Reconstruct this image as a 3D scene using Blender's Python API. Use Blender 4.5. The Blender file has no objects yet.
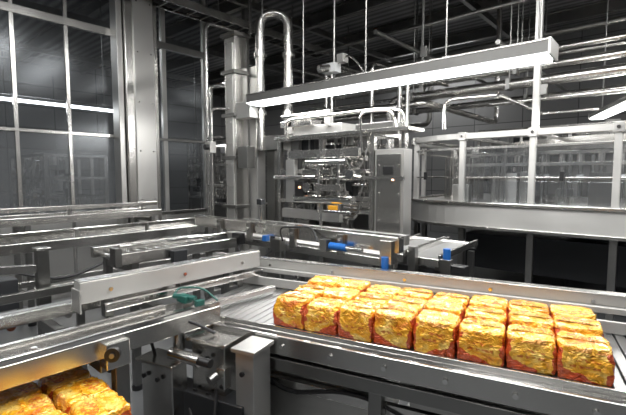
import bpy, math, random
from mathutils import Vector, Matrix, noise
random.seed(7)
R=random.Random(11)

# ------------------------------------------------------------ materials
def newmat(name):
    m=bpy.data.materials.new(name); m.use_nodes=True
    nt=m.node_tree; b=nt.nodes['Principled BSDF']
    return m,nt,b
def metal(name,col,rough=0.3,met=1.0,var=0.03):
    m,nt,b=newmat(name)
    tc=nt.nodes.new('ShaderNodeTexCoord')
    n=nt.nodes.new('ShaderNodeTexNoise'); n.inputs['Scale'].default_value=2.2; n.inputs['Detail'].default_value=4; n.inputs['Roughness'].default_value=.6
    nt.links.new(tc.outputs['Object'],n.inputs['Vector'])
    cr=nt.nodes.new('ShaderNodeValToRGB')
    cr.color_ramp.elements[0].position=.3; cr.color_ramp.elements[1].position=.7
    cr.color_ramp.elements[0].color=[c*(1-var*2) for c in col]+[1]
    cr.color_ramp.elements[1].color=[min(1,c*(1+var)) for c in col]+[1]
    nt.links.new(n.outputs[0],cr.inputs[0]); nt.links.new(cr.outputs[0],b.inputs['Base Color'])
    mr=nt.nodes.new('ShaderNodeMapRange'); mr.inputs[1].default_value=.3; mr.inputs[2].default_value=.7; mr.inputs[3].default_value=rough*.88; mr.inputs[4].default_value=rough*1.12
    nt.links.new(n.outputs[0],mr.inputs[0]); nt.links.new(mr.outputs[0],b.inputs['Roughness'])
    b.inputs['Metallic'].default_value=met
    return m
def plain(name,col,rough=.5,met=0.0):
    m,nt,b=newmat(name)
    n=nt.nodes.new('ShaderNodeTexNoise'); n.inputs['Scale'].default_value=8
    cr=nt.nodes.new('ShaderNodeValToRGB')
    cr.color_ramp.elements[0].color=[c*.8 for c in col]+[1]; cr.color_ramp.elements[1].color=[min(1,c*1.1) for c in col]+[1]
    nt.links.new(n.outputs[0],cr.inputs[0]); nt.links.new(cr.outputs[0],b.inputs['Base Color'])
    b.inputs['Roughness'].default_value=rough; b.inputs['Metallic'].default_value=met
    return m
def emis(name,col,s):
    m,nt,b=newmat(name)
    b.inputs['Base Color'].default_value=(.9,.9,.9,1)
    b.inputs['Emission Color'].default_value=(*col,1); b.inputs['Emission Strength'].default_value=s
    return m
STEEL=metal('stainless_steel',(.62,.61,.59),.25)
STEEL2=metal('brushed_steel_dark',(.28,.278,.27),.32)
BRIGHT=metal('polished_steel',(.84,.83,.81),.14)
SATIN=metal('satin_steel_panel',(.52,.515,.50),.38,met=.85)
GUIDE=metal('bead_blasted_steel',(.50,.495,.48),.5,met=.6)
BELT=metal('modular_belt_steel',(.32,.32,.315),.36,met=.9)
DARK=metal('dark_painted_metal',(.04,.042,.046),.4,met=.5)
FIXT=plain('painted_fixture_housing',(.17,.17,.165),.45,.3)
BLACK=plain('black_plastic',(.012,.012,.013),.4)
RUBBER=plain('rubber_hose',(.02,.02,.022),.6)
BLUE=plain('blue_pneumatic_plastic',(.012,.12,.42),.35)
TEAL=plain('green_hose',(.004,.075,.06),.4)
WHITE=plain('white_plastic',(.6,.61,.62),.4)
YELL=plain('yellow_plastic',(.75,.36,.02),.4)
LAMP=emis('fluorescent_diffuser',(.97,.99,1.0),8)
AMB=emis('amber_indicator',(1,.35,.03),2.5)
def glassmat(name,fac,tint,rough=.06,haze=0.0,hz=(.3,.31,.32)):
    m=bpy.data.materials.new(name); m.use_nodes=True; nt=m.node_tree; nt.nodes.clear()
    o=nt.nodes.new('ShaderNodeOutputMaterial'); mx=nt.nodes.new('ShaderNodeMixShader')
    t=nt.nodes.new('ShaderNodeBsdfTransparent'); g=nt.nodes.new('ShaderNodeBsdfGlossy')
    t.inputs[0].default_value=(*tint,1); g.inputs[0].default_value=(.8,.83,.86,1); g.inputs['Roughness'].default_value=rough
    n=nt.nodes.new('ShaderNodeTexNoise'); n.inputs['Scale'].default_value=1.3
    mr=nt.nodes.new('ShaderNodeMapRange'); mr.inputs[3].default_value=fac*.7; mr.inputs[4].default_value=fac*1.3
    nt.links.new(n.outputs[0],mr.inputs[0]); nt.links.new(mr.outputs[0],mx.inputs[0])
    nt.links.new(t.outputs[0],mx.inputs[1]); nt.links.new(g.outputs[0],mx.inputs[2])
    last=mx
    if haze:
        m2=nt.nodes.new('ShaderNodeMixShader'); d=nt.nodes.new('ShaderNodeBsdfDiffuse'); d.inputs[0].default_value=(*hz,1)
        m2.inputs[0].default_value=haze; nt.links.new(mx.outputs[0],m2.inputs[1]); nt.links.new(d.outputs[0],m2.inputs[2]); last=m2
    nt.links.new(last.outputs[0],o.inputs[0])
    return m
GLASS=glassmat('partition_glass',.03,(.86,.88,.9),.18,.03)
REFLGLASS=glassmat('partition_glass_grey_reflection',.08,(.75,.77,.79),.2,.14)  # grey diffuse mixed in stands for reflections on the paler lower panes
GUARD=glassmat('guard_polycarbonate',.10,(.93,.94,.95),.10,.03)

# ------------------------------------------------------------ mesh builder
class MB:
    def __init__(s,name,xf=None):
        s.name=name; s.v=[]; s.f=[]; s.mi=[]; s.sm=[]; s.mats=[]; s.xf=xf or Matrix.Identity(4)
    def m(s,mat):
        if mat not in s.mats: s.mats.append(mat)
        return s.mats.index(mat)
    def add(s,vs,fs,mat,smooth=False):
        o=len(s.v); s.v+= [s.xf@Vector(v) for v in vs]; k=s.m(mat)
        for f in fs:
            s.f.append([o+i for i in f]); s.mi.append(k); s.sm.append(smooth)
    def box(s,c,d,mat,rz=0,rx=0,ry=0):
        M=Matrix.Translation(c)@Matrix.Rotation(rz,4,'Z')@Matrix.Rotation(ry,4,'Y')@Matrix.Rotation(rx,4,'X')
        vs=[M@Vector((x*d[0]/2,y*d[1]/2,z*d[2]/2)) for x in(-1,1) for y in(-1,1) for z in(-1,1)]
        s.add(vs,[(0,1,3,2),(4,6,7,5),(0,4,5,1),(2,3,7,6),(0,2,6,4),(1,5,7,3)],mat)
    def rng(s,x0,x1,y0,y1,z0,z1,mat):
        s.box(((x0+x1)/2,(y0+y1)/2,(z0+z1)/2),(x1-x0,y1-y0,z1-z0),mat)
    def bar(s,a,b,w,h,mat):
        a=Vector(a); b=Vector(b); d=b-a; L=d.length; d.normalize()
        up=Vector((0,0,1)) if abs(d.z)<.95 else Vector((0,1,0))
        sd=d.cross(up).normalized(); u=sd.cross(d)
        vs=[]
        for t in (a,b):
            for i,j in((-1,-1),(1,-1),(1,1),(-1,1)): vs.append(t+sd*i*w/2+u*j*h/2)
        s.add(vs,[(0,1,2,3),(7,6,5,4),(0,4,5,1),(1,5,6,2),(2,6,7,3),(3,7,4,0)],mat)
    def cyl(s,a,b,r,mat,n=16,r2=None):
        a=Vector(a); b=Vector(b); d=(b-a).normalized(); r2=r if r2 is None else r2
        up=Vector((0,0,1)) if abs(d.z)<.9 else Vector((1,0,0))
        x=d.cross(up).normalized(); y=d.cross(x)
        vs=[a+(x*math.cos(2*math.pi*i/n)+y*math.sin(2*math.pi*i/n))*r for i in range(n)]
        vs+=[b+(x*math.cos(2*math.pi*i/n)+y*math.sin(2*math.pi*i/n))*r2 for i in range(n)]
        s.add(vs,[(i,(i+1)%n,n+(i+1)%n,n+i) for i in range(n)],mat,True)
        s.add(vs,[tuple(range(n-1,-1,-1)),tuple(range(n,2*n))],mat)
    def tube(s,pts,r,mat,fr=.1,n=10):
        P=[Vector(p) for p in pts]; Q=[P[0]]
        for i in range(1,len(P)-1):
            a,b,c=P[i-1],P[i],P[i+1]
            d1=(a-b); d2=(c-b); k=min(fr,d1.length*.48,d2.length*.48)
            A=b+d1.normalized()*k; C=b+d2.normalized()*k
            for j in range(7):
                t=j/6; Q.append(A*(1-t)**2+b*2*t*(1-t)+C*t*t)
        Q.append(P[-1])
        nrm=None; vs=[]
        for i,q in enumerate(Q):
            t=(Q[min(i+1,len(Q)-1)]-Q[max(i-1,0)]).normalized()
            if nrm is None:
                up=Vector((0,0,1)) if abs(t.z)<.9 else Vector((1,0,0)); nrm=t.cross(up).normalized()
            else:
                nrm=(nrm-t*nrm.dot(t)).normalized()
            bi=t.cross(nrm)
            for k in range(n):
                an=2*math.pi*k/n; vs.append(q+(nrm*math.cos(an)+bi*math.sin(an))*r)
        fs=[]
        for i in range(len(Q)-1):
            for k in range(n):
                fs.append((i*n+k,i*n+(k+1)%n,(i+1)*n+(k+1)%n,(i+1)*n+k))
        s.add(vs,fs,mat,True)
        s.add(vs,[tuple(range(n)),tuple(range((len(Q)-1)*n,len(Q)*n))],mat)
    def bolt(s,c,ax,r=.012,mat=None):
        c=Vector(c); ax=Vector(ax).normalized(); s.cyl(c,c+ax*.01,r,mat or BRIGHT,8)
    def done(s,bevel=.004,parent=None):
        me=bpy.data.meshes.new(s.name); me.from_pydata([tuple(v) for v in s.v],[],s.f)
        for m in s.mats: me.materials.append(m)
        me.polygons.foreach_set('material_index',s.mi); me.polygons.foreach_set('use_smooth',s.sm); me.update()
        ob=bpy.data.objects.new(s.name,me); bpy.context.collection.objects.link(ob)
        if bevel:
            bv=ob.modifiers.new('bevel','BEVEL'); bv.width=bevel; bv.segments=2; bv.limit_method='ANGLE'; bv.angle_limit=math.radians(50)
        if parent: ob.parent=parent
        return ob

# ------------------------------------------------------------ room
def wallmat(name,c1,c2,rough=.6,rowh=.6,brw=1.2,mort=.01):
    m,nt,b=newmat(name)
    tc=nt.nodes.new('ShaderNodeTexCoord'); sp=nt.nodes.new('ShaderNodeSeparateXYZ'); cb=nt.nodes.new('ShaderNodeCombineXYZ')
    ad=nt.nodes.new('ShaderNodeMath'); ad.operation='ADD'
    nt.links.new(tc.outputs['Object'],sp.inputs[0]); nt.links.new(sp.outputs[0],ad.inputs[0]); nt.links.new(sp.outputs[1],ad.inputs[1])
    nt.links.new(ad.outputs[0],cb.inputs[0]); nt.links.new(sp.outputs[2],cb.inputs[1])
    br=nt.nodes.new('ShaderNodeTexBrick'); br.inputs['Scale'].default_value=1; br.offset=0
    br.inputs['Brick Width'].default_value=brw; br.inputs['Row Height'].default_value=rowh; br.inputs['Mortar Size'].default_value=mort
    br.inputs['Color1'].default_value=(*c1,1); br.inputs['Color2'].default_value=(*c2,1); br.inputs['Mortar'].default_value=(c1[0]*.3,c1[1]*.3,c1[2]*.3,1)
    nt.links.new(cb.outputs[0],br.inputs['Vector']); nt.links.new(br.outputs[0],b.inputs['Base Color'])
    b.inputs['Roughness'].default_value=rough
    return m
WALL=wallmat('insulated_wall_panels',(.13,.133,.135),(.19,.193,.195))
def floormat():
    m,nt,b=newmat('epoxy_floor')
    n=nt.nodes.new('ShaderNodeTexNoise'); n.inputs['Scale'].default_value=1.5; n.inputs['Detail'].default_value=8
    cr=nt.nodes.new('ShaderNodeValToRGB'); cr.color_ramp.elements[0].color=(.06,.062,.065,1); cr.color_ramp.elements[1].color=(.13,.135,.14,1)
    tc=nt.nodes.new('ShaderNodeTexCoord'); nt.links.new(tc.outputs['Object'],n.inputs['Vector'])
    nt.links.new(n.outputs[0],cr.inputs[0]); nt.links.new(cr.outputs[0],b.inputs['Base Color']); b.inputs['Roughness'].default_value=.3
    return m
def ceilmat():
    m,nt,b=newmat('corrugated_ceiling')
    tc=nt.nodes.new('ShaderNodeTexCoord'); w=nt.nodes.new('ShaderNodeTexWave'); w.bands_direction='Y'; w.inputs['Scale'].default_value=1.6
    nt.links.new(tc.outputs['Object'],w.inputs['Vector'])
    cr=nt.nodes.new('ShaderNodeValToRGB'); cr.color_ramp.elements[0].color=(.05,.052,.055,1); cr.color_ramp.elements[1].color=(.2,.2,.205,1)
    nt.links.new(w.outputs[1],cr.inputs[0]); nt.links.new(cr.outputs[0],b.inputs['Base Color']); b.inputs['Roughness'].default_value=.6
    bp=nt.nodes.new('ShaderNodeBump'); bp.inputs['Strength'].default_value=.6; nt.links.new(w.outputs[1],bp.inputs['Height']); nt.links.new(bp.outputs[0],b.inputs['Normal'])
    return m
X0,X1,Y0,Y1,H=-14,5,-5,11.5,5.0
def slab(name,x0,x1,y0,y1,z0,z1,mat):
    b=MB(name); b.rng(x0,x1,y0,y1,z0,z1,mat); return b.done(0)
slab('floor',X0,X1,Y0,Y1,-.1,0,floormat())
slab('ceiling',X0,X1,Y0,Y1,H,H+.1,ceilmat())
slab('wall_back',X0,X1,Y1,Y1+.1,0,H,WALL)
slab('wall_front',X0,X1,Y0-.1,Y0,0,H,WALL)
slab('wall_left',X0-.1,X0,Y0,Y1,0,H,WALL)
slab('wall_right',X1,X1+.1,Y0,Y1,0,H,WALL)

b=MB('ceiling_joists')
for y in [1.5,3.5,5.2,6.8,8.4,10.0]:
    b.bar((X0,y,H-.12),(X1,y,H-.12),.1,.24,STEEL2)
    b.bar((X0,y,H-.02),(X1,y,H-.02),.2,.03,STEEL2)
for x in [-12,-9,-6,-3,0,3]:
    b.bar((x,Y0,H-.3),(x,Y1,H-.3),.08,.12,STEEL2)
b.done(.003)

# ------------------------------------------------------------ glass partition (left)
gx=-6.2
b=MB('glass_partition')
ys=[-2.2,-1.5,-.8,-.1,.55,1.05,1.52,2.12,2.75]
for y in ys: b.box((gx,y,2.45),(.05,.045,4.9),STEEL)
for y in [3.5,4.25]: b.box((gx,y,2.45),(.07,.07,4.9),SATIN)
for z,h in ((.1,.2),(1.05,.05),(2.21,.04),(3.66,.10),(4.85,.08)):
    b.box((gx,.3,z),(.06,5.0,h),STEEL); b.box((gx,3.75,z),(.08,1.1,h),STEEL2)
b.box((gx,1.05,.6),(.03,6.4,.85),SATIN)
b.box((gx,.3,3.55),(.012,5.0,2.66),GLASS); b.box((gx,.3,1.63),(.012,5.0,1.12),REFLGLASS)
b.box((gx,3.75,3.0),(.012,1.1,3.8),GLASS)
b.done(.003)
b=MB('structural_column')
b.box((gx+.08,3.03,2.49),(.36,.48,4.98),STEEL)
b.box((gx+.27,3.05,2.45),(.03,.30,4.9),SATIN)
b.box((gx+.10,2.74,2.45),(.20,.08,4.9),SATIN)
b.box((gx+.08,3.05,.03),(.5,.6,.06),STEEL2)
for z in [.6,1.3,2.0,2.7,3.4,4.1]: b.bolt((gx+.285,2.95,z),(1,0,0)); b.bolt((gx+.285,3.15,z),(1,0,0))
b.done(.008)

# ------------------------------------------------------------ light fixtures
def light(name,a,bb,z,w=.22,body=.12,power=60,rods=(),top=H):
    a=Vector((a[0],a[1],z)); c=Vector((bb[0],bb[1],z)); d=(c-a); L=d.length; ang=math.atan2(d.y,d.x)
    mid=(a+c)/2
    m=MB(name,Matrix.Translation(mid)@Matrix.Rotation(ang,4,'Z'))
    m.box((0,0,body/2+.012),(L,w,body),FIXT)
    m.box((0,w/2+.006,body/2+.012),(L,.012,body),FIXT); m.box((0,-w/2-.006,body/2+.012),(L,.012,body),FIXT)
    m.box((0,-w/2-.010,body+.006),(L,.012,.014),STEEL)
    m.box((0,0,-.004),(L-.05,w*.86,.03),LAMP)
    m.box((-L/2,0,body/2+.005),(.02,w+.03,body+.03),SATIN); m.box((L/2,0,body/2+.005),(.02,w+.03,body+.03),SATIN)
    for r in rods:
        x=-L/2+L*r; m.cyl((x,0,body),(x,0,top-z-.0),.009,STEEL2,8)
        m.box((x,0,body+.03),(.06,.06,.05),STEEL2)
    ob=m.done(.002)
    ld=bpy.data.lights.new(name+'_lamp','AREA'); ld.shape='RECTANGLE'; ld.size=L-.1; ld.size_y=w*.8; ld.energy=power; ld.color=(1,.985,.955)
    lo=bpy.data.objects.new(name+'_lamp',ld); bpy.context.collection.objects.link(lo)
    lo.parent=ob; lo.location=(mid.x,mid.y,z-.022); lo.rotation_euler=(0,0,ang)
    return ob
light('suspended_light',(-4.40,3.80),(-.83,3.86),2.60,w=.26,body=.10,power=90,rods=(.05,.25,.5,.75,.97))
light('suspended_light',(-7.6,.6),(-7.6,3.45),2.78,w=.16,body=.05,power=32,rods=(.1,.9))
light('suspended_light',(-9.5,4.6),(-9.5,6.4),2.5,w=.12,body=.06,power=25,rods=(.1,.9))
light('suspended_light',(-1.02,7.62),(-.05,5.1),2.5,w=.18,body=.06,power=75,rods=(.1,.9))
for x0,x1,y,pw in ((-3.6,-.6,-.6,75),(-3.2,0,1.2,78),(-1.5,1.5,3.6,80),(0,3,-2.5,50),(-2.5,.8,2.4,78),(-6,-4,-1.5,50)):
    light('added_ceiling_light',(x0,y),(x1,y),4.3,w=.4,body=.08,power=pw,rods=(.1,.9))  # out-of-view overhead fixtures, added to light the packs and brighten the steel
for x0,x1,y,pw in ((-11.5,-9.5,8.5,60),(-6.5,-4,10.6,60),(1.6,4,9.5,100),(1.4,4,6.4,130),(-12,-9,2,50)):
    light('added_ceiling_light',(x0,y),(x1,y),4.6,w=.15,body=.06,power=pw,rods=(.1,.9))  # added lamps; the right-hand pair stands out of view to brighten the back

# ------------------------------------------------------------ snack packs
def packmat():
    m,nt,b=newmat('printed_foil_wrapper')
    tc=nt.nodes.new('ShaderNodeTexCoord'); oi=nt.nodes.new('ShaderNodeObjectInfo')
    sp=nt.nodes.new('ShaderNodeSeparateXYZ'); nt.links.new(tc.outputs['Generated'],sp.inputs[0])
    add=nt.nodes.new('ShaderNodeVectorMath'); add.operation='ADD'
    sc=nt.nodes.new('ShaderNodeVectorMath'); sc.operation='SCALE'; sc.inputs[0].default_value=(7,3,5)
    nt.links.new(oi.outputs['Random'],sc.inputs['Scale']); nt.links.new(tc.outputs['Generated'],add.inputs[0]); nt.links.new(sc.outputs[0],add.inputs[1])
    n=nt.nodes.new('ShaderNodeTexNoise'); n.inputs['Scale'].default_value=2.6; n.inputs['Detail'].default_value=2.5; n.inputs['Distortion'].default_value=.6
    nt.links.new(add.outputs[0],n.inputs['Vector'])
    cr=nt.nodes.new('ShaderNodeValToRGB'); e=cr.color_ramp.elements
    e[0].position=.28; e[0].color=(.62,.15,.006,1); e[1].position=.38; e[1].color=(.78,.30,.008,1)
    x=e.new(.50); x.color=(.84,.42,.018,1); x=e.new(.66); x.color=(.90,.60,.14,1)
    nt.links.new(n.outputs[0],cr.inputs[0])
    def M_(op,a,bv=None,c=None):
        q=nt.nodes.new('ShaderNodeMath'); q.operation=op
        for i,vv in enumerate((a,bv,c)):
            if vv is None: continue
            if isinstance(vv,(int,float)): q.inputs[i].default_value=vv
            else: nt.links.new(vv,q.inputs[i])
        return q.outputs[0]
    X,Y,Z=sp.outputs
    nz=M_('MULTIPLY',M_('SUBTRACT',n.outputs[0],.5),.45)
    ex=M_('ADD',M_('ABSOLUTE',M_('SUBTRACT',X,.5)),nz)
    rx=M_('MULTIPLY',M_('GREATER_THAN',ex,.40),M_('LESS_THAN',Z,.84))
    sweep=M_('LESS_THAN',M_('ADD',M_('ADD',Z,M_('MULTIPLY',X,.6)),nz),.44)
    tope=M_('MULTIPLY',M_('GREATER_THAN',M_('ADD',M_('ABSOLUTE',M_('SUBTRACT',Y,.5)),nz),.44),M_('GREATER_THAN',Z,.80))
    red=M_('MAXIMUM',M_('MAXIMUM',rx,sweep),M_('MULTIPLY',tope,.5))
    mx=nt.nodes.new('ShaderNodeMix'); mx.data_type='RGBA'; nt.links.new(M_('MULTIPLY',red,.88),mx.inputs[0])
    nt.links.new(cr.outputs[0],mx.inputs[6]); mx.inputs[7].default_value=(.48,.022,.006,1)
    wv=nt.nodes.new('ShaderNodeTexNoise'); wv.inputs['Scale'].default_value=13; wv.inputs['Detail'].default_value=1; nt.links.new(tc.outputs['Generated'],wv.inputs['Vector'])
    band=M_('MULTIPLY',M_('GREATER_THAN',M_('SINE',M_('MULTIPLY',Z,34)),.1),M_('GREATER_THAN',wv.outputs[0],.49))
    reg=M_('MULTIPLY',M_('MULTIPLY',M_('LESS_THAN',M_('ABSOLUTE',M_('SUBTRACT',X,.5)),.25),M_('LESS_THAN',M_('ABSOLUTE',M_('SUBTRACT',Z,.56)),.2)),band)
    mx2=nt.nodes.new('ShaderNodeMix'); mx2.data_type='RGBA'; nt.links.new(M_('MULTIPLY',reg,.7),mx2.inputs[0])
    nt.links.new(mx.outputs[2],mx2.inputs[6]); mx2.inputs[7].default_value=(.48,.05,.005,1)
    tv=M_('ADD',M_('POWER',M_('MULTIPLY',M_('SUBTRACT',X,.5),3.0),2),M_('POWER',M_('MULTIPLY',M_('SUBTRACT',Y,.70),6.5),2))
    lg=M_('MULTIPLY',M_('LESS_THAN',M_('ADD',tv,nz),.9),M_('GREATER_THAN',Z,.86))
    lg2=M_('MULTIPLY',lg,M_('GREATER_THAN',wv.outputs[0],.48))
    mx3=nt.nodes.new('ShaderNodeMix'); mx3.data_type='RGBA'; nt.links.new(M_('MULTIPLY',lg2,.65),mx3.inputs[0])
    nt.links.new(mx2.outputs[2],mx3.inputs[6]); mx3.inputs[7].default_value=(.6,.09,.01,1)
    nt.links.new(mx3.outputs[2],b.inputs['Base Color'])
    b.inputs['Roughness'].default_value=.25; b.inputs['Metallic'].default_value=.25
    b.inputs['Coat Weight'].default_value=.8; b.inputs['Coat Roughness'].default_value=.06
    n3=nt.nodes.new('ShaderNodeTexNoise'); n3.inputs['Scale'].default_value=6; n3.inputs['Detail'].default_value=2.5; n3.inputs['Distortion'].default_value=1.5
    nt.links.new(add.outputs[0],n3.inputs['Vector'])
    bp=nt.nodes.new('ShaderNodeBump'); bp.inputs['Strength'].default_value=.9; bp.inputs['Distance'].default_value=.02
    nt.links.new(n3.outputs[0],bp.inputs['Height']); nt.links.new(bp.outputs[0],b.inputs['Normal'])
    return m
PACK=packmat()
def pack_mesh(seed,W=.172,D=.172,Hh=.138,N=22):
    idx={};vs=[];fs=[]
    def vid(i,j,k):
        key=(i,j,k)
        if key in idx: return idx[key]
        x,y,z=[2*t/N-1 for t in key]
        r=.12
        c=Vector((max(-1+r,min(1-r,x)),max(-1+r,min(1-r,y)),max(-1+r,min(1-r,z))))
        d=Vector((x,y,z))-c
        p=c+(d.normalized()*r if d.length>1e-6 else d)
        so=Vector((seed*3.1,seed*1.7,seed))
        q=p.copy()
        bul=1+.05*(1-p.z*p.z)
        q.x*=bul; q.y*=bul
        if p.z>.1:
            t=(p.z-.1)/.9; q.x*=1-.12*t*abs(p.y)**3; q.y*=1-.12*t*(.4+.6*abs(p.x))
            q.y*=1-.05*t*abs(p.x)**4
        n1=noise.noise(p*1.8+so)
        w1=1-2*abs(noise.noise(Vector((p.x*5+p.z*2,p.y*5,p.z*1.6))+so))
        w2=1-2*abs(noise.noise(Vector((p.x*3,p.y*3-p.z*4,p.z*3))*1.7+so*2))
        edge=max(0,max(abs(p.x),abs(p.y))-.5)*2
        q+=p.normalized()*(n1*.07+.065*w1*(.4+.6*edge)+.045*w2)
        if p.z<-.9: q.z=-1
        vs.append((q.x*W/2,q.y*D/2,(q.z+1)*Hh/2)); idx[key]=len(vs)-1
        return idx[key]
    for a in range(N):
        for c in range(N):
            fs.append((vid(0,a,c),vid(0,a,c+1),vid(0,a+1,c+1),vid(0,a+1,c)))
            fs.append((vid(N,a,c),vid(N,a+1,c),vid(N,a+1,c+1),vid(N,a,c+1)))
            fs.append((vid(a,0,c),vid(a+1,0,c),vid(a+1,0,c+1),vid(a,0,c+1)))
            fs.append((vid(a,N,c),vid(a,N,c+1),vid(a+1,N,c+1),vid(a+1,N,c)))
            fs.append((vid(a,c,0),vid(a,c+1,0),vid(a+1,c+1,0),vid(a+1,c,0)))
            fs.append((vid(a,c,N),vid(a+1,c,N),vid(a+1,c+1,N),vid(a,c+1,N)))
    rr=random.Random(seed); M=26; y0=rr.uniform(-.05,.1)*D
    base=len(vs)
    for i in range(M+1):
        x=(-.47+.94*i/M)*W; zz=Hh*(1.0)+ .002*(-1)**i+rr.uniform(-.001,.002)
        vs.append((x,y0,zz-.008)); vs.append((x,y0-.006,zz+.005)); vs.append((x,y0-.024+rr.uniform(-.004,.004),zz+.006))
    for i in range(M):
        for k in range(2):
            a=base+i*3+k; fs.append((a,a+3,a+4,a+1))
    me=bpy.data.meshes.new('foil_pack'); me.from_pydata(vs,[],fs); me.materials.append(PACK)
    me.polygons.foreach_set('use_smooth',[True]*len(fs)); me.update(); return me
PM=[pack_mesh(s+1) for s in range(6)]
def pack_group(name,loc,rz,nx,ny,dx,dy,jit=.005):
    e=bpy.data.objects.new(name,None); bpy.context.collection.objects.link(e); e.location=loc; e.rotation_euler=(0,0,rz)
    for i in range(nx):
        for j in range(ny):
            o=bpy.data.objects.new('foil_pack_%d_%d'%(i,j),PM[R.randrange(6)]); bpy.context.collection.objects.link(o)
            o.parent=e; o.location=((i+.5)*dx+R.uniform(-jit,jit),(j+.5)*dy+R.uniform(-jit,jit),0)
            o.rotation_euler=(0,0,R.uniform(-.05,.05)+R.choice((0,0,math.pi)))
            s=R.uniform(.97,1.0); o.scale=(s,s,R.uniform(.95,1.05))
    return e
CR=math.radians(14.8); CO=Vector((-1.577,1.478,0))
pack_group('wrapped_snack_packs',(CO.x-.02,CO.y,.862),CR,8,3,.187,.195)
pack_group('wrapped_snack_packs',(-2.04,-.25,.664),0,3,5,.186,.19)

# ------------------------------------------------------------ main pack conveyor
XF=Matrix.Translation(CO)@Matrix.Rotation(CR,4,'Z')
b=MB('packing_conveyor',XF)
s=-.60
while s<2.2:
    b.box((s,.30,.853),(.043,.86,.014),BELT); s+=.05
b.rng(-.62,2.2,-.10,.72,.80,.845,DARK)
b.bar((-.46,-.135,.838),(2.3,-.135,.838),.055,.09,STEEL)
b.bar((-.46,-.100,.888),(2.3,-.100,.888),.012,.035,BRIGHT)
b.bar((-.46,-.150,.745),(2.3,-.150,.745),.03,.06,STEEL2)
for k in range(11):
    b.bolt((-.35+.25*k,-.163,.838),(0,-1,0),.011)
b.bar((-.75,.64,.90),(2.2,.64,.90),.02,.06,GUIDE)
b.bar((-1.05,.80,.99),(2.05,.80,.99),.06,.075,GUIDE)
b.bar((-1.05,.80,1.03),(2.05,.80,1.03),.066,.008,STEEL)
b.bar((-.9,.745,.955),(2.0,.745,.955),.03,.03,GUIDE)
b.rng(-.62,2.1,.66,.77,.86,.872,BELT)
for k in range(6): b.bar((-.5+.5*k,.80,.95),(-.5+.5*k,.80,.80),.05,.03,STEEL2); b.bolt((-.5+.5*k,.768,.99),(0,-1,0),.011)
for k in range(6):
    x=-.25+.4*k; b.bar((x,.64,.91),(x,.76,.94),.02,.012,STEEL2); b.cyl((x,.70,.90),(x,.70,.95),.010,BLACK,10)
b.bar((-.62,.80,.82),(2.2,.80,.82),.05,.10,STEEL2)
for x in (-.3,.6,1.5,2.1):
    for y in (-.10,.78):
        b.box((x,y,.40),(.06,.06,.80),STEEL2); b.cyl((x,y,0),(x,y,.06),.04,BLACK)
        b.cyl((x,y,.05),(x,y,.12),.014,BRIGHT,8)
    b.bar((x,-.10,.28),(x,.78,.28),.04,.04,STEEL2)
    b.bar((x,-.10,.74),(x,.78,.74),.04,.06,STEEL2)
for y in (-.10,.78): b.bar((-.3,y,.30),(2.1,y,.30),.04,.05,STEEL)
b.bar((-.3,-.05,.60),(2.1,-.05,.60),.03,.05,STEEL)
b.rng(-.15,.55,-.02,.5,.34,.66,SATIN); b.rng(.7,1.4,.1,.6,.36,.60,SATIN)
b.cyl((-.1,.2,.72),(.5,.2,.72),.05,BRIGHT); b.cyl((.75,.15,.70),(1.1,.15,.70),.06,DARK)
b.tube([(-.1,-.06,.7),(.1,-.07,.55),(.5,-.06,.66),(.9,-.07,.52),(1.4,-.06,.68)],.010,RUBBER,.2)
b.done(.003)

b=MB('conveyor_drive_unit')
def lb(c,d,mat,rz=CR): b.box(c,d,mat,rz)
lb((-1.70,1.22,.68),(.20,.16,.32),STEEL); lb((-1.70,1.22,.85),(.24,.20,.02),STEEL)
lb((-1.46,1.24,.62),(.10,.14,.46),SATIN); lb((-1.46,1.24,.86),(.13,.17,.02),SATIN)
lb((-1.87,1.02,.56),(.20,.10,.36),STEEL); lb((-1.87,1.02,.75),(.24,.14,.02),STEEL)
lb((-1.70,1.15,.30),(.5,.12,.60),DARK)
lb((-1.72,1.20,.02),(.7,.4,.04),STEEL2)
for x,y,z in ((-1.66,1.13,.78),(-1.74,1.11,.78),(-1.66,1.13,.60),(-1.74,1.11,.60),(-1.44,1.16,.76),(-1.44,1.16,.55),(-1.83,.965,.68),(-1.92,.945,.68)):
    b.bolt((x,y,z),(.25,-.97,0),.012,BLACK)
b.cyl((-1.80,1.02,.80),(-1.62,1.06,.80),.028,STEEL); b.cyl((-1.62,1.06,.80),(-1.56,1.075,.80),.02,BLACK)
b.tube([(-1.92,1.0,.76),(-1.95,.98,.90),(-1.8,1.1,.95),(-1.7,1.2,.87)],.008,RUBBER,.08)
b.cyl((-1.9,1.12,.76),(-1.9,1.12,.90),.03,STEEL); b.cyl((-1.9,1.12,.90),(-1.9,1.12,.93),.018,YELL)
lb((-1.58,1.16,.70),(.05,.05,.10),BRIGHT); b.cyl((-1.58,1.12,.72),(-1.58,1.08,.71),.022,STEEL2)
b.tube([(-1.58,1.12,.66),(-1.55,1.08,.5),(-1.65,1.06,.42),(-1.75,1.08,.52)],.008,RUBBER,.06)
b.done(.004)

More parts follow.
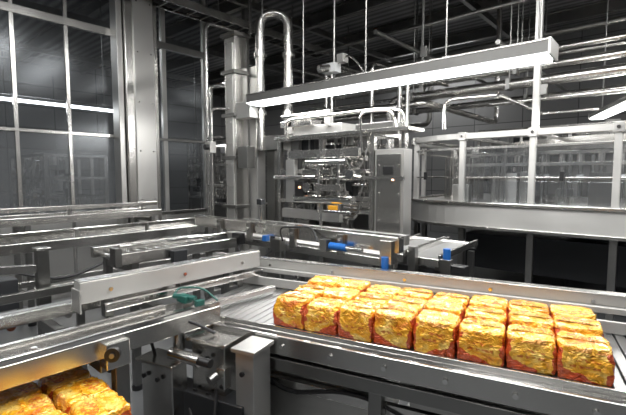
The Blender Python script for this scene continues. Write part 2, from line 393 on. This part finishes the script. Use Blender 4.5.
# ------------------------------------------------------------ infeed conveyor
b=MB('infeed_conveyor')
b.bar((-1.81,-.8,.925),(-1.81,1.30,.925),.05,.085,STEEL)
b.bar((-1.80,-.8,.975),(-1.80,1.30,.975),.018,.03,BRIGHT)
b.rng(-2.28,-1.84,-.8,1.32,.868,.88,STEEL)
b.bar((-2.09,-.8,.92),(-2.09,1.15,.92),.03,.05,STEEL)
b.bar((-2.02,.4,.90),(-2.02,1.9,.90),.05,.03,STEEL)
b.bar((-2.335,.80,1.04),(-2.335,2.02,1.04),.085,.11,GUIDE)
b.bar((-2.335,.80,1.099),(-2.335,2.02,1.099),.09,.008,STEEL)
b.bar((-2.335,.80,1.0),(-2.335,.79,1.0),.11,.12,SATIN)
b.bar((-2.46,-.8,.93),(-2.46,1.5,.93),.03,.06,STEEL)
b.bar((-2.60,-.8,.90),(-2.60,1.9,.90),.05,.07,STEEL2)
b.bar((-2.25,.9,.955),(-2.25,2.0,.955),.03,.04,BRIGHT)
for y in (-.6,.2,.72,1.25): b.bar((-2.62,y,.84),(-1.80,y,.84),.05,.05,STEEL2)
for y in (-.6,.74):
    for x in (-2.60,-2.25): b.box((x,y,.42),(.06,.06,.84),STEEL2); b.cyl((x,y,0),(x,y,.05),.04,BLACK)
for y in (.95,1.4,1.85): b.box((-2.335,y,.95),(.05,.05,.14),STEEL2); b.bolt((-2.29,y,1.04),(1,0,0),.012)
b.box((-1.775,.745,.90),(.075,.10,.11),STEEL)
b.box((-1.775,.765,.48),(.05,.06,.76),STEEL2)
b.cyl((-1.738,.725,.915),(-1.715,.708,.915),.030,BLACK,20); b.cyl((-1.716,.709,.915),(-1.708,.703,.915),.010,STEEL2)
for k in range(8): b.cyl((-2.58,-.5+k*.26,.895),(-2.47,-.5+k*.26,.895),.02,BRIGHT,12)
for y in (.1,.5,1.0): b.box((-1.95,y,.90),(.10,.03,.03),STEEL2); b.cyl((-1.95,y,.90),(-1.95,y,.95),.012,BRIGHT)
b.box((-2.10,1.28,.95),(.09,.05,.04),TEAL); b.cyl((-2.16,1.25,.96),(-2.02,1.30,.96),.015,TEAL)
b.box((-1.98,1.30,.93),(.03,.05,.06),TEAL); b.tube([(-2.16,1.25,.96),(-2.2,1.30,.99),(-2.1,1.4,.99),(-1.98,1.42,.93)],.006,TEAL,.06)
b.box((-2.10,1.28,.905),(.06,.06,.05),STEEL2)
b.done(.004)

b=MB('lower_conveyor')
b.rng(-2.06,-1.46,-.8,.72,.63,.66,DARK)
b.bar((-1.44,-.8,.65),(-1.44,.74,.65),.03,.09,STEEL); b.bar((-2.08,-.8,.66),(-2.08,.74,.66),.03,.08,STEEL)
for y in (-.6,.6):
    for x in (-2.08,-1.44): b.box((x,y,.31),(.05,.05,.62),STEEL2)
    b.bar((-2.08,y,.3),(-1.44,y,.3),.04,.04,STEEL2)
b.done(.003)

# ------------------------------------------------------------ other conveyors
def rail_conveyor(name,x0,x1,y0,y1,z,rails,legs=2,mat=STEEL):
    b=MB(name)
    for r in rails: b.bar((r,y0,z),(r,y1,z),.06,.085,mat)
    y=y0+.06
    while y<y1-.03: b.cyl((x0,y,z-.02),(x1,y,z-.02),.022,STEEL,12); y+=.085
    for i in range(legs):
        y=y0+.12+(y1-y0-.24)*i/max(1,legs-1)
        for x in (x0,x1): b.box((x,y,(z-.04)/2),(.055,.055,z-.04),STEEL2); b.cyl((x,y,0),(x,y,.04),.04,BLACK)
        b.bar((x0,y,.35),(x1,y,.35),.04,.04,STEEL2); b.bar((x0,y,z-.09),(x1,y,z-.09),.04,.05,STEEL2)
    return b
b=rail_conveyor('roller_conveyor',-3.55,-3.09,1.34,2.42,1.03,(-3.55,-3.09))
b.box((-3.09,1.33,1.05),(.09,.05,.14),STEEL2); b.bar((-3.2,1.4,1.10),(-3.2,2.4,1.10),.03,.03,BRIGHT)
b.box((-3.02,1.8,1.0),(.06,.12,.10),DARK)
b.done(.003)
b=rail_conveyor('roller_conveyor',-4.7,-4.2,.6,3.0,1.03,(-4.7,-4.2))
b.bar((-4.32,.6,1.13),(-4.32,3.0,1.13),.025,.04,BRIGHT)
for y in (.8,1.5,2.2,2.8): b.box((-4.32,y,1.09),(.03,.03,.1),STEEL2)
b.tube([(-4.16,.8,.9),(-4.14,1.3,.7),(-4.15,1.9,.88),(-4.15,2.5,.75)],.012,RUBBER,.2)
b.bar((-4.16,.9,.72),(-4.16,2.9,.72),.04,.05,STEEL)
b.done(.003)
b=rail_conveyor('roller_conveyor',-5.75,-5.3,-.2,2.9,1.15,(-5.75,-5.3),legs=3)
b.bar((-5.4,-.2,1.27),(-5.4,2.9,1.27),.03,.05,STEEL)
for y in (0,.9,1.8,2.7): b.box((-5.4,y,1.2),(.03,.03,.12),STEEL2)
b.done(.003)
b=MB('machine_guard_frame')
for x,y,h in ((-3.75,.62,1.32),(-3.6,1.0,1.10),(-3.95,.35,1.25)):
    b.box((x,y,h/2),(.08,.08,h),STEEL2); b.box((x,y,h),(.10,.10,.02),STEEL)
b.bar((-3.95,.35,.95),(-3.6,1.0,.95),.04,.06,STEEL); b.bar((-3.95,.35,.6),(-3.6,1.0,.6),.04,.06,STEEL2)
b.box((-3.72,.78,.78),(.18,.14,.22),DARK)
b.bar((-3.45,.2,.80),(-3.45,1.25,.80),.05,.06,STEEL); b.box((-3.45,.25,.4),(.05,.05,.8),STEEL2); b.box((-3.45,1.2,.4),(.05,.05,.8),STEEL2)
b.done(.003)

b=MB('transfer_conveyor')
b.bar((-3.85,2.53,1.17),(-1.42,2.53,1.17),.07,.10,STEEL)
b.bar((-3.85,2.53,1.225),(-1.42,2.53,1.225),.09,.012,BRIGHT)
b.bar((-3.3,2.60,1.02),(-1.5,2.60,1.02),.05,.06,STEEL)
b.bar((-3.6,2.95,1.14),(-1.6,2.95,1.14),.06,.08,STEEL2)
b.rng(-3.5,-1.6,2.62,2.92,1.05,1.07,SATIN)
for x in (-3.7,-2.7,-1.55):
    b.box((x,2.56,.56),(.06,.06,1.12),STEEL2); b.box((x,2.95,.55),(.06,.06,1.10),STEEL2); b.bar((x,2.5,.4),(x,2.95,.4),.04,.05,STEEL2)
    b.cyl((x,2.56,0),(x,2.56,.04),.04,BLACK)
for x in (-3.4,-2.95,-2.4,-1.9): 
    b.box((x,2.48,1.13),(.06,.03,.16),STEEL2); b.bolt((x,2.465,1.17),(0,-1,0),.012)
b.cyl((-1.97,2.44,1.12),(-1.82,2.44,1.12),.028,BLUE); b.cyl((-1.82,2.44,1.12),(-1.68,2.44,1.12),.018,BRIGHT)
b.box((-2.02,2.44,1.12),(.07,.06,.09),STEEL2); b.box((-1.48,2.46,1.13),(.09,.08,.16),STEEL); b.cyl((-1.48,2.42,1.02),(-1.48,2.42,1.10),.026,BLUE)
b.box((-2.55,2.46,1.06),(.10,.07,.10),STEEL2); b.box((-3.1,2.47,1.06),(.12,.06,.10),BLACK); b.box((-2.72,2.47,1.10),(.05,.05,.05),BLUE)
b.tube([(-2.5,2.46,1.10),(-2.5,2.42,1.22),(-2.2,2.5,1.24),(-2.1,2.44,1.14)],.007,RUBBER,.1)
b.tube([(-3.1,2.47,1.05),(-3.0,2.40,.9),(-2.7,2.40,.92),(-2.6,2.46,1.03)],.008,RUBBER,.1)
b.cyl((-2.85,2.53,1.22),(-2.85,2.53,1.40),.012,BRIGHT); b.box((-2.85,2.53,1.41),(.06,.05,.05),DARK)
b.cyl((-2.2,2.6,1.22),(-2.2,2.6,1.38),.012,BRIGHT); b.bar((-2.2,2.6,1.36),(-1.9,2.6,1.36),.02,.02,BRIGHT)
b.done(.003)

b=MB('discharge_chute')
for x0,x1 in ((-1.92,-1.66),(-1.62,-1.36)):
    b.bar(((x0+x1)/2,3.0,1.0),((x0+x1)/2,3.75,1.03),x1-x0,.015,BELT)
    for x in (x0,x1): b.bar((x,3.0,1.02),(x,3.78,1.05),.02,.05,STEEL)
    b.bar((x0,3.0,.98),(x1,3.0,.98),.02,.06,STEEL); b.cyl((x0,3.76,1.02),(x1,3.76,1.02),.03,STEEL)
for x in (-1.90,-1.38):
    for y in (3.05,3.7): b.box((x,y,.49),(.05,.05,.98),STEEL2)
b.bar((-1.92,3.05,.88),(-1.36,3.05,.88),.05,.08,DARK)
b.cyl((-1.30,3.0,1.02),(-1.30,3.0,1.10),.028,BLUE); b.box((-1.30,3.0,.96),(.08,.06,.12),STEEL2)
b.box((-1.32,3.0,.45),(.05,.05,.9),STEEL2); b.box((-1.22,3.03,.93),(.12,.10,.10),BLACK)
b.done(.003)

# ------------------------------------------------------------ generic framed machinery
def machine(name,x0,x1,y0,y1,h,seed,dens=1.0,mats=(STEEL,SATIN,STEEL2,BRIGHT,DARK)):
    r=random.Random(seed); b=MB(name); nx=max(2,int((x1-x0)/.65)+1)
    xs=[x0+(x1-x0)*i/(nx-1) for i in range(nx)]
    for x in xs:
        for y in (y0,y1): b.box((x,y,h/2),(.06,.06,h),STEEL); b.cyl((x,y,0),(x,y,.04),.045,BLACK)
    for z in (.35,.9,h*.62,h*.8,h):
        for y in (y0,y1): b.bar((x0,y,z),(x1,y,z),.05,.05,STEEL)
        for x in (x0,x1): b.bar((x,y0,z),(x,y1,z),.05,.05,STEEL)
    b.rng(x0+.04,x1-.04,y0+.05,y1-.05,.4,.86,STEEL2)
    b.rng(x0+.02,x1-.02,y0+.02,y1-.02,.90,.93,SATIN)
    n=int(16*dens*(x1-x0))
    for i in range(n):
        w=r.uniform(.06,.3); d=r.uniform(.05,.25); hh=r.uniform(.04,.28)
        x=r.uniform(x0+.15,x1-.15); y=r.choice((y0+.12,(y0+y1)/2,y0+.25)); z=r.uniform(.93,h)
        b.box((x,y,z),(w,d,hh),r.choice(mats))
        b.bar((x,y,z),(x,y,h),.02,.02,STEEL2)
    for i in range(int(10*dens*(x1-x0))):
        x=r.uniform(x0,x1-.4); L=r.uniform(.25,.8); y=r.uniform(y0-.03,y0+.3); z=r.uniform(.95,h-.05)
        b.cyl((x,y,z),(min(x1,x+L),y,z),r.uniform(.012,.045),BRIGHT)
    for i in range(int(8*dens*(x1-x0))):
        x=r.uniform(x0,x1); y=r.uniform(y0,y0+.3); z=r.uniform(.9,h*.7)
        b.cyl((x,y,z),(x,y,z+r.uniform(.2,.6)),r.uniform(.012,.03),BRIGHT,10)
    for i in range(int(5*dens*(x1-x0))):
        x=r.uniform(x0,x1-.3); y=y0-.03; z=r.uniform(1.1,h)
        b.tube([(x,y0,z),(x+.05,y-.02,z-.2),(x+.25,y-.03,z-.25),(x+.3,y0,z-.02)],.009,r.choice((RUBBER,STEEL2)),.1,8)
    return b
b=machine('case_packing_machine',-4.1,-2.62,4.0,4.55,2.12,3,1.25)
b.rng(-2.56,-2.20,3.95,4.12,.95,1.93,SATIN); b.box((-2.38,3.94,1.45),(.30,.02,.85),STEEL)
b.box((-2.38,4.04,.48),(.30,.12,.96),STEEL2)
for z in (1.15,1.45,1.75): b.bolt((-2.5,3.93,z),(0,-1,0),.014); b.bolt((-2.26,3.93,z),(0,-1,0),.014)
b.rng(-4.15,-2.15,3.93,4.3,2.12,2.16,STEEL); b.rng(-3.9,-3.1,4.05,4.4,2.16,2.28,SATIN); b.rng(-2.9,-2.4,4.05,4.3,2.16,2.24,STEEL2)
b.rng(-3.85,-2.75,3.90,3.96,1.86,1.96,STEEL); b.rng(-3.95,-3.0,3.88,3.95,1.10,1.22,SATIN)
b.cyl((-4.1,3.9,1.62),(-2.7,3.9,1.62),.03,BRIGHT); b.cyl((-3.7,3.88,1.36),(-2.8,3.88,1.36),.055,BRIGHT); b.cyl((-3.5,3.86,1.80),(-2.9,3.86,1.80),.035,BRIGHT)
b.cyl((-3.3,3.86,1.2),(-3.3,3.86,1.9),.02,BRIGHT); b.cyl((-3.0,3.86,1.2),(-3.0,3.86,1.9),.02,BRIGHT)
b.box((-3.15,3.86,1.5),(.4,.06,.08),STEEL); b.box((-3.6,3.87,1.45),(.14,.08,.25),BLACK); b.box((-3.05,3.83,1.27),(.12,.05,.05),YELL)
b.bar((-4.1,3.95,1.62),(-2.2,3.95,1.62),.05,.04,STEEL); b.bar((-3.9,3.85,1.0),(-2.2,3.85,1.0),.05,.06,STEEL)
b.rng(-4.1,-3.55,4.0,4.2,2.28,2.36,STEEL); b.cyl((-4.05,4.0,2.42),(-3.3,4.0,2.42),.03,BRIGHT); b.box((-3.95,4.05,2.3),(.12,.1,.2),SATIN); b.box((-3.3,4.05,2.35),(.08,.08,.2),SATIN)
b.tube([(-2.7,3.9,1.9),(-2.7,3.85,2.34),(-2.35,3.95,2.34),(-2.35,4.1,2.1)],.014,BRIGHT,.1)
b.tube([(-3.9,3.92,2.1),(-3.9,3.92,2.36),(-2.5,3.92,2.36),(-2.3,4.1,2.36),(-2.3,4.1,2.0)],.02,STEEL,.1)
b.rng(-3.9,-3.75,3.90,3.97,1.3,1.85,SATIN); b.cyl((-3.45,3.84,1.5),(-3.45,3.80,1.5),.06,BRIGHT,20); b.cyl((-2.8,3.86,1.66),(-2.8,3.80,1.66),.05,BRIGHT,20)
b.box((-3.58,3.82,1.50),(.025,.02,.025),AMB); b.box((-2.32,3.925,1.60),(.02,.02,.02),AMB); b.box((-2.38,3.925,1.70),(.12,.012,.09),BLACK)
b.done(.003)

b=MB('machine_tower')
b.box((-4.9,3.9,1.8),(.24,.22,3.6),STEEL); b.box((-4.70,4.12,1.6),(.16,.16,3.2),SATIN)
b.box((-4.9,3.78,1.8),(.16,.02,3.4),SATIN)
b.box((-4.9,3.9,3.62),(.32,.3,.05),STEEL2); b.box((-4.85,3.95,.03),(.6,.6,.06),STEEL2)
for z in [.9+.3*i for i in range(9)]: b.bolt((-4.95,3.77,z),(0,-1,0)); b.bolt((-4.85,3.77,z),(0,-1,0))
for z in (1.2,1.9,2.5,3.1): b.box((-4.9,3.88,z),(.30,.27,.05),STEEL2)
b.box((-4.62,3.86,2.55),(.30,.14,.22),SATIN); b.box((-4.62,3.84,1.9),(.2,.14,.3),STEEL2)
b.tube([(-4.55,4.05,2.0),(-4.55,4.05,3.90),(-4.25,4.31,3.90),(-4.25,4.31,2.2)],.065,STEEL,.22,16)
for z in (2.5,3.3): b.cyl((-4.55,4.05,z),(-4.55,4.05,z+.05),.09,STEEL); b.cyl((-4.25,4.31,z),(-4.25,4.31,z+.05),.09,STEEL)
b.box((-4.4,4.18,2.1),(.4,.25,.2),STEEL2); b.box((-4.4,4.18,1.0),(.16,.16,2.0),STEEL2)
b.tube([(-5.25,3.7,0),(-5.25,3.7,2.95),(-5.05,3.85,2.95)],.035,BRIGHT,.1)
b.tube([(-5.12,3.62,0),(-5.12,3.62,2.6),(-4.9,3.8,2.6)],.022,STEEL,.08)
b.tube([(-5.4,3.75,0),(-5.4,3.75,3.9),(-5.4,4.6,3.9),(-5.4,4.6,4.98)],.028,STEEL,.12)
for z in (1.5,2.2): b.box((-5.18,3.72,z),(.34,.05,.03),STEEL2)
b.box((-5.12,3.6,2.05),(.12,.1,.16),SATIN); b.cyl((-5.12,3.55,2.05),(-5.12,3.50,2.05),.04,BLACK)
b.done(.004)

b=MB('cable_tray')
for x in (-6.0,-5.7): b.bar((x,1.8,4.2),(x,7.0,4.2),.03,.12,STEEL)
for k in range(22): b.bar((-6.0,1.9+.24*k,4.16),(-5.7,1.9+.24*k,4.16),.03,.02,STEEL2)
for k in range(4): b.tube([(-5.93+.06*k,1.8,4.19),(-5.93+.06*k,7,4.19)],.018,RUBBER)
for y in (2.2,4.2,6.2): b.cyl((-6.0,y,4.2),(-6.0,y,H),.01,STEEL2,8); b.cyl((-5.7,y,4.2),(-5.7,y,H),.01,STEEL2,8)
b.done(.002)

b=MB('inspection_camera')
b.cyl((-3.3,4.15,2.8),(-3.3,4.15,5.0),.014,STEEL2); b.box((-3.3,4.1,2.95),(.20,.12,.11),WHITE); b.cyl((-3.3,4.05,2.95),(-3.35,3.92,2.92),.045,BRIGHT)
b.box((-3.15,4.12,3.05),(.1,.1,.1),SATIN); b.tube([(-3.2,4.1,3.0),(-3.05,4.1,3.08),(-2.9,4.1,2.95),(-2.8,4.1,2.8)],.012,STEEL,.08); b.box((-3.3,4.1,2.8),(.3,.16,.03),STEEL)
b.done(.004)

# ------------------------------------------------------------ rotary filling machine
b=MB('rotary_filling_machine')
RR=1.0; arc=[(2.4,5.2),(-2.15,5.2)]
n=12
for i in range(1,n+1):
    a=math.pi/2*i/n; arc.append((-2.15-RR*math.sin(a),5.2+RR-RR*math.cos(a)))
arc.append((-3.15,8.6))
def sweep(z,w,h,mat):
    P=[Vector((x,y,0)) for x,y in arc]; vs=[]; L=len(P)
    for i,p in enumerate(P):
        t=(P[min(i+1,L-1)]-P[max(i-1,0)]).normalized(); nn=Vector((t.y,-t.x,0))
        for o,zz in ((w/2,z-h/2),(w/2,z+h/2),(-w/2,z+h/2),(-w/2,z-h/2)): vs.append(p+nn*o+Vector((0,0,zz)))
    fs=[]
    for i in range(L-1):
        for k in range(4): fs.append((i*4+k,i*4+(k+1)%4,(i+1)*4+(k+1)%4,(i+1)*4+k))
    fs+= [(0,1,2,3),tuple((L-1)*4+k for k in (3,2,1,0))]
    b.add(vs,fs,mat)
sweep(1.15,.05,.28,GUIDE); sweep(1.30,.11,.035,STEEL); sweep(1.01,.09,.035,STEEL); sweep(2.13,.08,.07,GUIDE); sweep(1.98,.03,.03,STEEL); sweep(1.62,.02,.02,STEEL)
poly=[(x,y,1.285) for x,y in arc]+[(2.4,8.6,1.285)]
b.add(poly+[(x,y,1.265) for x,y,_ in poly],[tuple(range(len(poly))),tuple(range(2*len(poly)-1,len(poly)-1,-1))],SATIN)
px=[-2.86,-2.08,-1.28,-.5,.3,1.1,1.9]
for x in px:
    y=5.2 if x>-2.2 else 5.5
    b.box((x,y,1.72),(.065,.055,.86),GUIDE); b.box((x,y+.04,.5),(.07,.07,1.0),STEEL2); b.cyl((x,y+.04,0),(x,y+.04,.05),.05,BLACK)
    b.box((x,y,2.13),(.09,.10,.10),SATIN); b.bolt((x,y-.055,2.13),(0,-1,0),.018)
    b.bar((x,y,2.13),(x,8.6,2.13),.05,.05,STEEL)
b.box((-3.15,6.3,1.72),(.055,.055,.86),GUIDE); b.box((-3.12,6.3,.5),(.07,.07,1.0),STEEL2)
for x0,x1 in zip(px[1:-1],px[2:]):
    b.box(((x0+x1)/2,5.2,1.80),(x1-x0-.06,.008,.36),GUARD)
    b.box(((x0+x1)/2,5.2,1.45),(x1-x0-.06,.008,.26),GUARD)
for x in px[::2]: b.box((x+.3,5.17,1.64),(.04,.03,.10),BLACK)
for x in (-3.1,-2.1,-1.1,-.1,.9,1.9,2.4): b.box((x,8.6,1.1),(.06,.06,2.2),STEEL2)
cx,cy=-.7,6.9
b.cyl((cx,cy,0),(cx,cy,1.28),.5,DARK,32); b.cyl((cx,cy,1.28),(cx,cy,1.40),1.25,STEEL,48); b.cyl((cx,cy,1.40),(cx,cy,1.9),.8,SATIN,32)
b.cyl((cx,cy,1.95),(cx,cy,2.10),1.25,STEEL,48)
for i in range(36):
    a=2*math.pi*i/36; x=cx+1.17*math.cos(a); y=cy+1.17*math.sin(a)
    b.cyl((x,y,1.40),(x,y,1.95),.022,BRIGHT,8); b.cyl((x,y,1.78),(x,y,1.92),.045,STEEL,10); b.cyl((x,y,1.60),(x,y,1.66),.035,WHITE,10)
for x in (-2.6,-2.3): 
    b.cyl((x,6.2,1.28),(x,6.2,1.9),.14,BRIGHT,20); b.cyl((x,6.2,1.9),(x,6.2,2.05),.06,STEEL)
b.cyl((1.2,6.4,1.28),(1.2,6.4,1.85),.45,STEEL,32)
r=random.Random(5)
for i in range(60):
    x=r.uniform(-2.4,2.2); y=r.uniform(5.45,6.0); z=r.uniform(1.3,1.7)
    if r.random()<.6: b.cyl((x,y,1.28),(x,y,z+.3),r.uniform(.012,.03),BRIGHT,8)
    else: b.box((x,y,1.28+(z-1.28)/2),(r.uniform(.05,.25),.12,z-1.28),r.choice((STEEL,SATIN,STEEL2)))
b.bar((-2.3,5.5,1.78),(2.2,5.5,1.78),.03,.04,STEEL); b.bar((-2.3,5.7,1.92),(2.2,5.7,1.92),.03,.04,STEEL)
b.rng(-2.4,2.2,6.2,8.3,.3,.8,DARK)
b.done(.003)

for nm,a in (('processing_machine',(-9.6,-7.8,6.6,7.6,2.4,21,.8)),('processing_machine',(-6.3,-4.8,6.6,7.6,2.5,22,1.2)),
             ('processing_machine',(-3.4,-.8,9.4,10.2,2.6,23,.8)),('processing_machine',(-.4,2.6,9.4,10.2,2.7,24,.8)),
             ('processing_machine',(-9.8,-8.4,.2,1.2,1.9,25,.7)),('processing_machine',(-10.2,-8.2,2.4,3.4,2.0,26,.7)),
             ('processing_machine',(-13,-10.6,8.2,9.2,2.8,27,.6))):
    machine(nm,*a).done(0)
b=MB('storage_tank')
b.cyl((-7.2,9.4,.5),(-7.2,9.4,2.8),.75,STEEL,40); b.cyl((-7.2,9.4,2.8),(-7.2,9.4,3.05),.75,STEEL,40,.2); b.cyl((-7.2,9.4,.3),(-7.2,9.4,.5),.25,STEEL,40,.75)
for i in range(4):
    a=math.pi/4+math.pi/2*i; b.cyl((-7.2+.6*math.cos(a),9.4+.6*math.sin(a),0),(-7.2+.6*math.cos(a),9.4+.6*math.sin(a),.7),.05,STEEL2)
b.done(.004)

b=MB('overhead_pipework')
def hang(x,y,z): b.cyl((x,y,z),(x,y,H),.010,STEEL2,8); b.box((x,y,z),(.05,.16,.14),STEEL2)
b.tube([(-3.6,6.0,2.0),(-3.6,6.0,2.85),(3,6.0,2.85)],.07,STEEL,.2,14)
b.tube([(-5,6.3,3.1),(3.4,6.3,3.1)],.05,STEEL,.2); b.tube([(-5,6.5,3.35),(3.4,6.5,3.35)],.035,STEEL)
b.tube([(-7,7.6,2.9),(4,7.6,2.9)],.06,STEEL); b.tube([(-7,7.8,3.6),(4,7.8,3.6)],.04,STEEL)
b.tube([(-7,7.7,3.2),(4,7.7,3.2)],.03,STEEL); b.tube([(-7,8.0,4.0),(4,8.0,4.0)],.05,STEEL2); b.tube([(-2.0,5.9,2.6),(3.4,5.9,2.6)],.03,STEEL)
b.tube([(-4.3,5.2,2.6),(-2.6,5.2,2.6),(-2.6,8.0,2.6),(-2.6,8.0,4.9)],.045,STEEL,.15)
b.tube([(-2.2,4.9,2.2),(-2.2,4.9,2.55),(-1.6,5.0,2.55),(-1.6,6.9,2.55),(-.9,6.9,2.55)],.022,BRIGHT,.12)
b.tube([(-5.2,6.0,3.9),(3.4,6.0,3.9)],.03,STEEL2); b.tube([(-5.2,5.4,4.1),(3.4,5.4,4.1)],.025,STEEL2)
b.tube([(-3.6,6.0,2.0),(-3.6,6.6,1.9)],.05,STEEL)
b.tube([(-9,8.2,2.7),(-4,8.2,2.7),(-4,8.2,3.8),(3,8.2,3.8)],.05,STEEL2,.15); b.tube([(-5.5,5.6,3.0),(-5.5,8.5,3.0)],.04,STEEL2)
b.tube([(-3.0,4.6,3.45),(-3.0,9.0,3.45)],.03,STEEL2); b.tube([(-1.7,5.2,3.2),(-1.7,9.0,3.2)],.03,STEEL2)
for k,(x,y,z0) in enumerate(((-2.75,5.0,0),(-2.95,5.15,0),(-3.5,5.3,0),(-4.5,5.6,0),(-4.7,5.7,0),(-5.9,6.0,0))):
    b.tube([(x,y,z0),(x,y,3.0+.15*k),(x,y+1.2,3.0+.15*k)],.028+.006*(k%2),STEEL,.12)
for x in (-3.2,-1.8,-.4,1.0,2.4):
    hang(x,6.0,2.85); hang(x,6.3,3.1); hang(x,6.5,3.35)
for x in (-6,-4,-2,0,2): hang(x,7.6,2.9); hang(x+.2,7.8,3.6)
b.done(0)
for x,y,z0,s_ in ((-1.35,5.55,2.15,.07),(-2.55,5.0,2.7,.025),(-6.6,5.5,0,.10),(-7.5,6.2,0,.08)):
    b=MB('utility_drop_post'); b.box((x,y,(z0+H)/2),(s_,s_,H-z0),SATIN if s_>.05 else STEEL2)
    b.box((x,y,H-.03),(s_+.08,s_+.08,.05),STEEL2)
    if z0>1: b.box((x,y,z0+.03),(s_+.04,s_+.04,.06),STEEL2); b.box((x+s_,y,z0+.5),(.08,.06,.12),STEEL2)
    else: b.box((x,y,.02),(s_+.12,s_+.12,.04),STEEL2)
    b.done(.002)

# ------------------------------------------------------------ world + camera
w=bpy.data.worlds.new('World'); bpy.context.scene.world=w; w.use_nodes=True
w.node_tree.nodes['Background'].inputs[0].default_value=(.5,.55,.6,1); w.node_tree.nodes['Background'].inputs[1].default_value=.3
bpy.context.scene.view_settings.view_transform='Standard'
cd=bpy.data.cameras.new('camera'); cd.lens=24.15; cd.sensor_width=36; cd.clip_end=100
co=bpy.data.objects.new('camera',cd); bpy.context.collection.objects.link(co)
co.location=(0,0,1.65); co.rotation_euler=(math.radians(90-4.4),0,math.radians(41.3))
bpy.context.scene.camera=co
